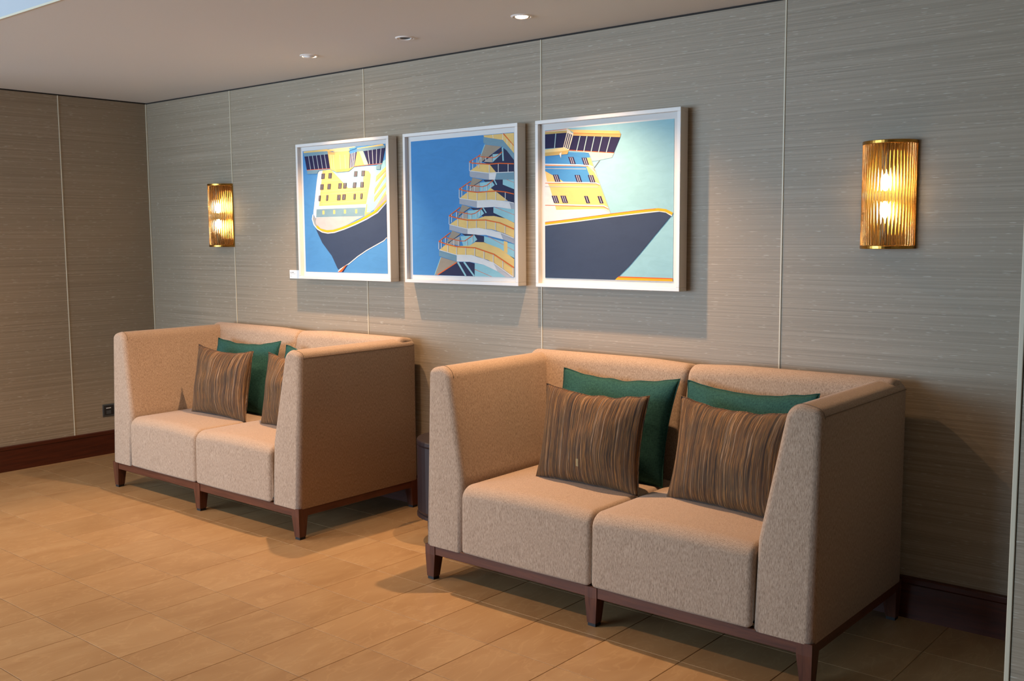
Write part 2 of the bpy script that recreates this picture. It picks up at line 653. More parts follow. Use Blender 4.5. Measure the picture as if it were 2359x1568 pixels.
tag(box_obj('wall_side', (RIGHT_X, RIGHT_X + 0.1, FRONT_Y, 0.0, 0.0, HU), M['dusk']),
    'side wall of the room beyond the right edge', 'wall', kind='structure')
tag(box_obj('wall_far_left', (LEFT_X - 0.1, LEFT_X, FRONT_Y, 0.0, 0.0, HU), M['dusk']),
    'far wall of the room beyond the left edge', 'wall', kind='structure')
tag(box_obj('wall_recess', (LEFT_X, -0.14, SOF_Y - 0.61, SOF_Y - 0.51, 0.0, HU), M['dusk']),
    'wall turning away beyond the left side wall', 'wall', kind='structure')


# ------------------------------------------------------------------ sofas
def make_sofa(loc, label):
    W, D = 1.674, 0.785            # width; depth from rear (local y=0) to front (local y=-D)
    root = tag(empty('loveseat', loc), label, 'sofa', 'matching beige loveseats')
    zb = 0.145
    # arms -------------------------------------------------------------
    def lean(y, z):
        f = -y / D
        return y + 0.030 * f * (z - zb) / 0.74
    prof = rounded_poly([(0, zb), (0, 0.872), (0.112, 0.896), (0.200, 0.44), (0.206, zb)],
                        [0.012, 0.034, 0.072, 0.16, 0.012], 8)
    for side in (0, 1):
        bm = bmesh.new()
        sx = (lambda x: x) if side == 0 else (lambda x: W - x)
        soft_extrude(bm, prof, -D, 0.0, 0.028, lambda p, t: Vector((sx(p.x), lean(t, p.y), p.y if p.y > zb + 0.0295 else zb)), 12)
        arm = mesh_obj('armrest', bm, M['fabric'], root, True)
        # seam line along the outer top edge and over the front
        bm = bmesh.new()
        pts = [Vector((sx(-0.0005), lean(-0.02 - (D - 0.04) * k / 12, 0.852), 0.852)) for k in range(13)]
        tube(bm, pts, 0.0012, 6)
        fr = [q for q in prof if q.y > 0.84 and q.x < 0.13]
        tube(bm, [Vector((sx(q.x), lean(-D + 0.028, q.y) , q.y + 0.0003)) for q in fr], 0.0014, 6)
        mesh_obj('seam', bm, M['seam'], arm, True)
    # back -------------------------------------------------------------
    bprof = rounded_poly([(0, zb), (0, 0.884), (-0.115, 0.903), (-0.210, 0.42), (-0.215, zb)],
                         [0.012, 0.03, 0.055, 0.08, 0.012], 7)
    for a, b in ((0.012, W / 2), (W / 2, W - 0.012)):
        bm = bmesh.new()

        def crown(v, f, a=a):
            ff = f if a < 0.5 else 1 - f
            drop = 0.010 * max(0.0, ff - 0.75) / 0.25
            return Vector((v.x, v.y, v.z - drop * (1 if v.z > 0.6 else 0)))
        soft_extrude(bm, bprof, a, b, 0.026, lambda p, t: Vector((t, p.x, p.y)), 14, 6, crown)
        mesh_obj('backrest', bm, M['fabric'], root, True)
    # seats ------------------------------------------------------------
    sprof = rounded_poly([(-0.19, zb + 0.004), (-0.19, 0.424), (-D - 0.002, 0.420), (-D - 0.006, zb + 0.004)],
                         [0.01, 0.02, 0.055, 0.012], 8)
    for a, b in ((0.203, W / 2), (W / 2, W - 0.203)):
        bm = bmesh.new()

        def puff(v, f):
            k = max(0.0, 1 - (2 * f - 1) ** 2)
            if v.z > 0.3:
                v = Vector((v.x, v.y, v.z + 0.012 * k))
            if v.y < -D + 0.05:
                v = Vector((v.x, v.y - 0.004 * k, v.z))
            return v
        soft_extrude(bm, sprof, a, b, 0.022, lambda p, t: Vector((t, p.x, p.y)), 14, 6, puff)
        mesh_obj('seat', bm, M['fabric'], root, True)
    # base -------------------------------------------------------------
    zr = 0.108
    box_obj('base_rail', (0.012, W - 0.012, -D + 0.004, -D + 0.030, zr, zb + 0.004), M['woodx'], root, 0.002, 1)
    box_obj('base_rail', (0.012, W - 0.012, -0.030, -0.004, zr, zb + 0.004), M['woodx'], root, 0.002, 1)
    for x in (0.004, W - 0.030):
        box_obj('base_rail', (x, x + 0.026, -D + 0.010, -0.010, zr, zb + 0.004), M['woody'], root, 0.002, 1)
    for gx in (-1, 0, 1):
        for gy in (-1, 1):
            bm = bmesh.new()
            xc = {-1: 0.027, 0: W / 2, 1: W - 0.027}[gx]
            yc = -D + 0.027 if gy < 0 else -0.027
            levels = []
            for z, s in ((zb + 0.003, 0.0262), (zr, 0.0262), (0.012, 0.0185)):
                k = 0.0262 - s
                ox = xc + gx * k * 0.55
                oy = yc + gy * k * 0.4
                levels.append([(ox - s, oy - s, z), (ox + s, oy - s, z), (ox + s, oy + s, z), (ox - s, oy + s, z)])
            loft(bm, levels)
            leg = mesh_obj('leg', bm, M['woodz'], root)
            z, s = 0.0, 0.0165
            k = 0.0262 - 0.0185
            ox, oy = xc + gx * k * 0.55, yc + gy * k * 0.4
            box_obj('foot_pad', (ox - s, ox + s, oy - s, oy + s, 0.0, 0.0125), M['glide'], leg)
    return root


SOFA_L, SOFA_R = 0.8725, 3.3725
make_sofa((SOFA_L, -0.032, 0), 'beige loveseat in the corner, farther from the viewer')
make_sofa((SOFA_R, -0.032, 0), 'beige loveseat in the foreground, below the rightmost ship picture')


# ------------------------------------------------------------------ cushions
def make_pillow(name, label, cat, group, mat, w, h, t, loc, lean_deg, yaw_deg, roll_deg=0.0, seed=0, ear=0.095, sag=0.0):
    bm = bmesh.new()
    uvl = bm.loops.layers.uv.new('UVMap')
    nx, nz = 30, 24

    def pos(u, v, s):
        X = w / 2 * u * (1 - ear * 0.75 * (1 - v * v))
        Z = h / 2 * v * (1 - ear * (1 - u * u) * (1.5 if v > 0 else 0.5))
        e = max(0.0, (1 - abs(u) ** 2.2)) ** 0.55 * max(0.0, (1 - abs(v) ** 2.2)) ** 0.55
        nn = noise.noise(Vector((u * 1.7 + seed * 3.1, v * 1.7, s * 2.0 + seed)))
        n2 = noise.noise(Vector((u * 4 + seed, v * 4 - seed, s * 5.0)))
        Y = -s * t / 2 * e * (1 + 0.20 * nn) - s * 0.003 * n2 * e
        Z += 0.006 * n2 * (1 - e) - sag * (1 - u * u) * (1 if v > 0 else 0) * 0.5
        return Vector((X, Y, Z + h / 2))
    rows = {}
    for s in (1, -1):
        for i in range(nx + 1):
            for j in range(nz + 1):
                u, v = 2 * i / nx - 1, 2 * j / nz - 1
                # denser near the rims
                u = math.sin(u * math.pi / 2) * 0.35 + u * 0.65
                v = math.sin(v * math.pi / 2) * 0.35 + v * 0.65
                edge = i in (0, nx) or j in (0, nz)
                if s == -1 and edge:
                    rows[(s, i, j)] = rows[(1, i, j)]
                else:
                    rows[(s, i, j)] = bm.verts.new(pos(u, v, s))
    for s in (1, -1):
        for i in range(nx):
            for j in range(nz):
                q = [(i, j), (i + 1, j), (i + 1, j + 1), (i, j + 1)]
                if s == -1:
                    q.reverse()
                f = bm.faces.new([rows[(s, a, b)] for a, b in q])
                for lp, (a, b) in zip(f.loops, q):
                    lp[uvl].uv = (a / nx, b / nz)
    me = bpy.data.meshes.new(name)
    bm.to_mesh(me)
    bm.free()
    for p in me.polygons:
        p.use_smooth = True
    me.materials.append(mat)
    o = bpy.data.objects.new(name, me)
    R = Matrix.Rotation(math.radians(yaw_deg), 4, 'Z') @ Matrix.Rotation(math.radians(-lean_deg), 4, 'X') @ Matrix.Rotation(math.radians(roll_deg), 4, 'Y')
    o.matrix_world = Matrix.Translation(loc) @ R
    link(o)
    # welt along the rim
    path = []
    for i in range(nx + 1):
        path.append((i, 0))
    for j in range(1, nz + 1):
        path.append((nx, j))
    for i in range(nx - 1, -1, -1):
        path.append((i, nz))
    for j in range(nz - 1, 0, -1):
        path.append((0, j))
    pts = []
    for i, j in path:
        u, v = 2 * i / nx - 1, 2 * j / nz - 1
        u = math.sin(u * math.pi / 2) * 0.35 + u * 0.65
        v = math.sin(v * math.pi / 2) * 0.35 + v * 0.65
        pts.append(pos(u, v, 1))
    pts.append(pts[0])
    bm = bmesh.new()
    tube(bm, pts, 0.0022, 5, False)
    uvw = bm.loops.layers.uv.new('UVMap')
    for f in bm.faces:
        for lp in f.loops:
            lp[uvw].uv = (lp.vert.co.x / w + 0.5, lp.vert.co.z / h)
    mesh_obj('welt', bm, mat, o, True)
    return tag(o, label, cat, group)


ST = [mat_stripe('striped_weave_%s' % c, 0, s) for c, s in (('a', 0.0), ('b', 5.3), ('c', 11.9), ('d', 17.2))]
GS, GG = 'striped throw pillows', 'teal throw pillows'
ZS = 0.424
make_pillow('throw_pillow', 'teal pillow behind the striped one, left side of the foreground loveseat', 'pillow', GG, M['green'],
            0.575, 0.435, 0.14, (3.938, -0.358, ZS), 17, 0, 0, 1)
fp = make_pillow('throw_pillow', 'brown striped pillow in the foreground loveseat, nearer its left armrest', 'pillow', GS, ST[0],
            0.485, 0.385, 0.14, (3.976, -0.525, ZS), 10, 2, 1.0, 2)
# small pale worn patch low on that pillow's front: lies on the cover, a hair proud of it
bm = bmesh.new()
hit = []
for i in range(5):
    row = []
    for j in range(7):
        x, z = -0.014 + 0.011 * (i / 4 - 0.5), 0.088 + 0.030 * (j / 6 - 0.5)
        best = min(fp.data.vertices, key=lambda v: (v.co.x - x) ** 2 + (v.co.z - z) ** 2 + (1 if v.co.y > 0 else 0))
        ok, loc, nrm, _ = fp.closest_point_on_mesh(Vector((x, best.co.y - 0.02, z)))
        row.append(bm.verts.new(loc + nrm * 0.0008))
    hit.append(row)
for i in range(4):
    for j in range(6):
        bm.faces.new((hit[i][j], hit[i + 1][j], hit[i + 1][j + 1], hit[i][j + 1]))
tag(mesh_obj('worn_patch', bm, plain('worn_thread', lin(150, 130, 92), 0.9), fp, True), 'small pale worn spot')
make_pillow('throw_pillow', 'teal pillow peeking over the striped one beside the foreground loveseat\'s right armrest', 'pillow', GG, M['green'],
            0.55, 0.43, 0.14, (4.53, -0.355, ZS), 16, -2, 0.0, 3)
make_pillow('throw_pillow', 'brown striped pillow leaning by the foreground loveseat\'s right armrest', 'pillow', GS, ST[1],
            0.50, 0.385, 0.14, (4.567, -0.505, ZS), 12, -6, 0.5, 4)
make_pillow('throw_pillow', 'teal pillow behind the fully visible striped pillow on the corner loveseat', 'pillow', GG, M['green'],
            0.59, 0.42, 0.14, (1.418, -0.358, ZS), 15, 0, -1.5, 5)
make_pillow('throw_pillow', 'brown striped pillow fully in view on the corner loveseat', 'pillow', GS, ST[2],
            0.49, 0.385, 0.14, (1.472, -0.515, ZS), 9, 2, 1.0, 6)
make_pillow('throw_pillow', 'teal pillow mostly hidden behind the corner loveseat\'s right armrest', 'pillow', GG, M['green'],
            0.55, 0.41, 0.14, (2.02, -0.358, ZS), 16, 0, 0, 7)
make_pillow('throw_pillow', 'brown striped pillow half hidden by the corner loveseat\'s right armrest', 'pillow', GS, ST[3],
            0.48, 0.385, 0.14, (2.085, -0.505, ZS), 10, 0, 0, 8)


# ------------------------------------------------------------------ round side table between the sofas
tb = tag(empty('side_table', (3.092, -0.31, 0)), 'dark round drum side table tucked between the two loveseats', 'side table')
bm = bmesh.new()
rows = lathe(bm, [(0.19, 0.452), (0.191, 0.455), (0.193, 0.46), (0.193, 0.474), (0.190, 0.479)], 40)
bm.faces.new(rows[0]); bm.faces.new(rows[-1])
mesh_obj('table_top', bm, M['espresso'], tb)
bm = bmesh.new()
rows = lathe(bm, [(0.18, 0.135), (0.188, 0.135), (0.192, 0.15), (0.192, 0.452), (0.18, 0.452)], 40)
bm.faces.new(rows[0]); bm.faces.new(rows[-1])
mesh_obj('drum', bm, M['espresso'], tb)
bm = bmesh.new()
rows = lathe(bm, [(0.188, 0.118), (0.196, 0.12), (0.196, 0.132), (0.188, 0.135)], 40)
bm.faces.new(rows[0]); bm.faces.new(rows[-1])
mesh_obj('base_ring', bm, M['espresso'], tb)
for k in range(4):
    an = math.pi / 4 * (2 * k + 0) + math.pi
    c, s = math.cos(an) * 0.181, math.sin(an) * 0.181
    bm = bmesh.new()
    loft(bm, [[(c + dx * q, s + dy * q, z) for dx, dy in ((-1, -1), (1, -1), (1, 1), (-1, 1))] for z, q in ((0.12, 0.014), (0.0, 0.011))])
    mesh_obj('leg', bm, M['espresso'], tb)


# ------------------------------------------------------------------ pictures
def stroke(pts, w, w2=None):
    """polyline -> quads (zoom pixels)"""
    res = []
    for (x0, y0), (x1, y1) in zip(pts[:-1], pts[1:]):
        dx, dy = x1 - x0, y1 - y0
        L = math.hypot(dx, dy) or 1
        ex, ey = dx / L * w * 0.18, dy / L * w * 0.18
        nx, ny = -dy / L * w / 2, dx / L * w / 2
        res.append([(x0 - ex + nx, y0 - ey + ny), (x1 + ex + nx, y1 + ey + ny), (x1 + ex - nx, y1 + ey - ny), (x0 - ex - nx, y0 - ey - ny)])
    return res


NAVY, HULL, WHT, YEL, TAN = (42, 40, 80), (60, 76, 104), (240, 240, 238), (246, 210, 132), (214, 182, 112)
AMB, ORG, LBL, GBL, GRY, BLU = (250, 186, 44), (240, 110, 50), (160, 214, 224), (126, 164, 182), (202, 200, 202), (76, 150, 212)
BGE, DRK = (170, 158, 140), (52, 56, 88)


def art_one():
    A = []
    P = lambda c, *p: A.append((c, list(p)))
    S = lambda c, w, *p: [A.append((c, q)) for q in stroke(list(p), w)]
    P((86, 154, 214), (222, 270), (970, 197), (990, 1372), (250, 1355))
    P(LBL, (885, 400), (972, 340), (982, 705), (850, 805), (850, 700))
    for (y0, y1, dy) in ((470, 405, 44), (572, 452, 40), (640, 545, 40), (752, 618, 40)):
        P(YEL, (868, y0 + 40), (974, y1), (974, y1 + dy * 0.7), (866, y0 + 40 + dy))
        P(TAN, (868, y0 + 40 + dy * 0.8), (974, y1 + dy * 0.7), (974, y1 + dy), (866, y0 + 50 + dy))
    P((170, 170, 172), (982, 655), (982, 712), (870, 800), (862, 795))
    P(WHT, (375, 443), (402, 438), (440, 760), (796, 745), (782, 850), (350, 868), (338, 872), (318, 832), (350, 540), (362, 458))
    P(LBL, (402, 438), (690, 402), (885, 398), (890, 460), (850, 805), (780, 852), (796, 745), (372, 760))
    P(YEL, (402, 440), (480, 434), (520, 478), (634, 600), (770, 590), (768, 508), (785, 440), (820, 448), (838, 478), (830, 560), (795, 748), (370, 762))
    P(YEL, (797, 745), (806, 745), (800, 820), (840, 815), (780, 852))
    for y in (520, 610, 640, 722):
        S((222, 205, 170), 3, (388, y + 20), (800, y - 12))
    P(WHT, (372, 762), (797, 744), (795, 774), (350, 790))
    P(GBL, (348, 792), (790, 773), (780, 851), (344, 864))
    for x, y in ((410, 820), (507, 816), (604, 812), (706, 810)):
        P(YEL, (x - 9, y - 17), (x + 9, y - 18), (x + 9, y + 17), (x - 9, y + 18))
    P(GRY, (340, 880), (352, 866), (775, 852), (700, 890), (600, 945), (500, 980), (420, 984), (370, 962), (340, 920))
    P((165, 170, 172), (316, 845), (345, 880), (338, 910), (360, 960), (330, 935), (312, 890))
    P(HULL, (325, 930), (345, 965), (370, 985), (420, 1003), (460, 1010), (540, 995), (620, 968), (700, 935), (800, 888), (900, 825),
      (982, 735), (987, 1048), (960, 1072), (900, 1107), (800, 1162), (720, 1217), (640, 1282), (560, 1338), (540, 1330), (485, 1210), (400, 1095), (365, 1020))
    S(AMB, 20, (350, 945), (380, 974), (440, 990), (500, 986), (560, 968), (640, 938), (720, 902), (800, 858), (880, 812), (983, 714))
    S(WHT, 9, (316, 840), (310, 880), (325, 930), (355, 970), (400, 997), (450, 1007), (510, 1000), (600, 970), (700, 928), (800, 880), (900, 820), (983, 733))
    S(WHT, 8, (545, 1352), (580, 1320), (640, 1284), (720, 1218), (800, 1163), (900, 1107), (955, 1076), (988, 1046))
    P(WHT, (540, 1355), (560, 1328), (610, 1300), (560, 1350))
    P(ORG, (542, 1358), (575, 1330), (605, 1300), (618, 1298), (575, 1358))
    P(NAVY, (578, 1358), (618, 1298), (634, 1288), (600, 1340), (590, 1358))
    for x, y, n in ((407, 493, 2), (471, 489, 2), (702, 472, 2), (769, 467, 2), (397, 590, 2), (462, 586, 2), (560, 580, 2), (605, 578, 2),
                    (692, 573, 2), (760, 569, 2), (377, 692, 1), (445, 688, 1), (550, 684, 2), (596, 680, 2), (692, 676, 1), (754, 672, 1)):
        hw = 15 if n == 2 else 9
        P((48, 44, 60), (x - hw + 3, y - 24), (x + hw + 2, y - 25), (x + hw - 2, y + 24), (x - hw - 1, y + 25))
        for k in range(n):
            xx = x + ((k - 0.5) * 11 if n == 2 else 0)
            S((190, 188, 190), 3, (xx + 2, y - 22), (xx - 1, y + 22))
    P((250, 226, 170), (455, 250), (560, 238), (690, 225), (712, 232), (640, 265), (515, 275))
    P(YEL, (232, 270), (440, 248), (520, 264), (450, 272), (232, 285))
    P(GBL, (232, 284), (448, 266), (456, 296), (238, 316))
    P(NAVY, (240, 316), (456, 294), (476, 424), (262, 437))
    for k in range(1, 6):
        x = 240 + k * 36
        S((170, 190, 205), 5, (x, 314 - k * 3.6), (x + 21, 436 - k * 2))
    S(ORG, 5, (262, 438), (474, 424))
    P(GBL, (262, 440), (470, 426), (400, 440), (366, 446), (356, 470), (268, 475))
    P(YEL, (450, 272), (515, 277), (640, 264), (650, 292), (645, 422), (530, 456), (474, 430))
    P((214, 184, 120), (448, 270), (515, 276), (515, 300), (456, 294))
    for x in (480, 500, 560, 605):
        S((250, 232, 180), 4, (x, 300), (x + 8, 430))
    P((90, 160, 205), (640, 242), (710, 228), (705, 243), (652, 260))
    P((70, 66, 104), (650, 292), (716, 272), (692, 404), (645, 422))
    for k in range(3):
        S(WHT, 6, (664 + k * 16, 288 - k * 5), (656 + k * 14, 418 - k * 6))
    P((240, 205, 126), (716, 272), (736, 270), (782, 393), (692, 404))
    P((252, 236, 190), (735, 268), (768, 264), (818, 390), (782, 394))
    P(TAN, (527, 434), (645, 422), (692, 404), (642, 448), (530, 457))
    P(YEL, (716, 240), (945, 200), (962, 216), (716, 246))
    P(GBL, (716, 244), (970, 214), (969, 236), (776, 266), (712, 270))
    P(NAVY, (776, 267), (969, 236), (942, 372), (818, 388))
    for k in range(1, 5):
        x = 776 + k * 39
        S((180, 195, 210), 5, (x, 266 - k * 6), (x + 22 - k * 8, 388 - k * 3))
    S(ORG, 5, (692, 404), (818, 390), (940, 380))
    P(GBL, (888, 402), (930, 384), (926, 430), (888, 430))
    return A, (640, 280, 300 / 1176)


def art_two():
    A = []
    P = lambda c, *p: A.append((c, list(p)))
    S = lambda c, w, *p: [A.append((c, q)) for q in stroke(list(p), w)]
    E = 1024
    P((78, 148, 210), (133, 243), (E, 170), (E, 1415), (152, 1390))
    P(YEL, (758, 193), (E, 170), (E, 345), (925, 232), (765, 208))
    for a, b in (((838, 187), (842, 217)), ((925, 178), (923, 232)), ((960, 225), (960, 265)), ((996, 255), (996, 308))):
        S(WHT, 4, a, b)
    S(ORG, 10, (930, 178), (1022, 280))
    P(GBL, (758, 208), (923, 233), (E, 345), (E, 405), (950, 312), (918, 288), (775, 270), (758, 255))
    P(DRK, (915, 292), (958, 322), (E, 405), (E, 512), (870, 512), (810, 445), (745, 418))
    P(BGE, (775, 272), (915, 289), (750, 415), (705, 436))
    S(LBL, 6, (770, 272), (712, 432))
    P((190, 182, 172), (770, 412), (835, 365), (835, 425), (760, 420))
    P(LBL, (838, 355), (916, 350), (850, 412), (838, 425))
    S(LBL, 12, (922, 298), (928, 410))
    # deck 1
    P(YEL, (645, 497), (720, 442), (812, 442), (868, 512), (805, 516))
    P((178, 184, 194), (640, 500), (806, 517), (806, 575), (650, 552), (640, 540))
    P(WHT, (806, 517), (870, 515), (858, 575), (806, 576))
    P(GBL, (870, 515), (E, 508), (E, 572), (860, 574))
    # deck 2
    P(DRK, (755, 575), (1000, 572), (E, 600), (E, 772), (968, 756), (870, 682), (800, 652), (820, 640))
    P(LBL, (925, 573), (E, 572), (E, 656), (925, 616))
    S(ORG, 3, (960, 573), (E, 598))
    P(BGE, (665, 557), (752, 576), (650, 642), (625, 670))
    P((186, 176, 164), (645, 645), (725, 600), (725, 676), (635, 672))
    P(LBL, (727, 600), (832, 588), (855, 620), (790, 672), (727, 674))
    S(DRK, 5, (752, 577), (640, 648))
    S(LBL, 10, (850, 575), (872, 616))
    P(YEL, (555, 732), (630, 675), (705, 686), (790, 672), (820, 645), (870, 678), (970, 756), (830, 750), (705, 755))
    P((178, 184, 194), (552, 735), (703, 757), (703, 815), (552, 782))
    P(WHT, (703, 757), (830, 748), (980, 764), (998, 826), (850, 808), (703, 816))
    P((178, 184, 194), (980, 764), (E, 776), (E, 830), (998, 826))
    # deck 3
    P(DRK, (640, 812), (690, 818), (845, 810), (900, 870), (E, 938), (E, 948), (870, 888), (755, 892))
    P(LBL, (845, 812), (E, 828), (E, 944), (845, 858))
    S(ORG, 3, (860, 812), (E, 876))
    P(BGE, (575, 790), (652, 812), (570, 872), (530, 905))
    P((186, 176, 164), (570, 880), (622, 845), (622, 918), (550, 906))
    P(LBL, (625, 840), (742, 830), (765, 864), (700, 916), (625, 920))
    S(DRK, 5, (645, 815), (548, 885))
    S(LBL, 10, (755, 815), (782, 858))
    P(YEL, (470, 958), (545, 905), (690, 916), (770, 888), (850, 886), (950, 908), (E, 946), (E, 1076), (940, 1035), (830, 1000), (700, 992), (622, 998))
    P((178, 184, 194), (466, 965), (622, 998), (622, 1048), (466, 1005))
    P(WHT, (622, 998), (720, 992), (830, 1005), (905, 1030), (928, 1088), (780, 1050), (622, 1048))
    P((178, 184, 194), (905, 1030), (E, 1076), (E, 1126), (928, 1088))
    # deck 4
    P(DRK, (570, 1038), (690, 1045), (765, 1060), (900, 1165), (E, 1240), (E, 1256), (760, 1112), (690, 1110))
    P(LBL, (765, 1060), (E, 1130), (E, 1248), (765, 1110))
    S(ORG, 3, (800, 1062), (E, 1185))
    P(YEL, (935, 1100), (966, 1110), (966, 1208), (935, 1192))
    P(BGE, (490, 1012), (566, 1040), (470, 1112), (438, 1122))
    P((186, 176, 164), (490, 1092), (556, 1060), (556, 1142), (465, 1122))
    P(LBL, (560, 1060), (682, 1055), (706, 1090), (640, 1142), (585, 1142))
    S(DRK, 5, (565, 1040), (455, 1120))
    S(LBL, 8, (676, 1050), (700, 1086))
    P(YEL, (383, 1175), (450, 1120), (530, 1146), (640, 1140), (690, 1110), (760, 1112), (900, 1165), (E, 1256), (E, 1412), (920, 1335), (800, 1265), (680, 1226), (530, 1222))
    P(GBL, (378, 1180), (530, 1222), (530, 1278), (378, 1230))
    P(WHT, (530, 1222), (660, 1225), (760, 1252), (845, 1290), (880, 1362), (760, 1305), (640, 1280), (530, 1278))
    P((205, 204, 206), (845, 1290), (930, 1340), (E, 1412), (950, 1412), (880, 1362))
    # foot of the tower
    P(BGE, (395, 1240), (532, 1280), (360, 1392), (340, 1392))
    S(LBL, 5, (393, 1242), (340, 1392))
    P(DRK, (536, 1282), (640, 1282), (684, 1295), (684, 1405), (368, 1394))
    S(ORG, 8, (530, 1285), (365, 1392))
    S(LBL, 15, (540, 1285), (606, 1400))
    S(LBL, 15, (594, 1284), (678, 1402))
    P(LBL, (685, 1292), (760, 1306), (880, 1362), (950, 1412), (685, 1406))
    S(ORG, 4, (685, 1345), (830, 1408))
    # railings
    rails = [((640, 420), [(640, 420), (720, 370), (735, 358)], [(640, 420), (660, 431), (810, 441), (900, 433), (1022, 437)], [(720, 375), (840, 385), (870, 376), (920, 335)],
              [(640, 420, 497), (668, 405, 478), (705, 382, 456), (740, 378, 436), (780, 380, 410), (720, 438, 470), (810, 442, 514), (888, 436, 508), (972, 434, 506)]),
             ((552, 655), [(552, 655), (650, 588)], [(552, 655), (600, 670), (705, 683), (870, 671), (950, 680), (1022, 697)], [(625, 622), (750, 635), (790, 622), (845, 578)],
              [(552, 655, 732), (575, 642, 716), (620, 618, 680), (650, 628, 668), (685, 630, 672), (625, 676, 740), (705, 684, 754), (785, 678, 750), (866, 672, 748), (948, 680, 754), (750, 634, 670), (790, 622, 664), (825, 600, 640)]),
             ((466, 885), [(466, 885), (558, 813)], [(466, 885), (540, 906), (620, 922), (780, 921), (900, 945), (1022, 998)], [(525, 848), (655, 871), (690, 862), (750, 818)],
              [(466, 885, 956), (488, 868, 940), (530, 850, 900), (585, 858, 908), (540, 906, 975), (622, 922, 996), (700, 922, 992), (782, 922, 998), (864, 938, 1010), (946, 964, 1036), (655, 870, 914), (700, 856, 900), (730, 836, 880)]),
             ((378, 1105), [(378, 1105), (475, 1030)], [(378, 1105), (450, 1131), (530, 1150), (690, 1160), (850, 1215), (1022, 1330)], [(430, 1070), (560, 1101), (600, 1101), (670, 1052)],
              [(378, 1105, 1172), (400, 1090, 1160), (435, 1072, 1120), (508, 1090, 1140), (455, 1132, 1200), (530, 1150, 1222), (608, 1154, 1224), (686, 1160, 1232), (766, 1184, 1252), (846, 1214, 1290), (928, 1266, 1336), (1016, 1326, 1404), (548, 1100, 1142), (620, 1092, 1138), (666, 1056, 1110)])]
    for _, a, b, c, posts in rails:
        for x, y0, y1 in posts:
            S((228, 230, 232), 6, (x, y0), (x, y1))
        S(ORG, 6, *c)
        S(ORG, 7, *a)
        S(ORG, 9, *b)
    S(WHT, 6, (645, 498), (806, 517), (870, 513), (1022, 507))
    S(WHT, 6, (556, 734), (703, 756), (830, 748), (980, 764), (1022, 774))
    S(WHT, 6, (470, 960), (622, 997), (720, 991), (905, 1028), (1022, 1076))
    S(WHT, 6, (384, 1178), (530, 1221), (660, 1224), (850, 1290), (1018, 1410))
    return A, (910, 260, 320 / 1195)


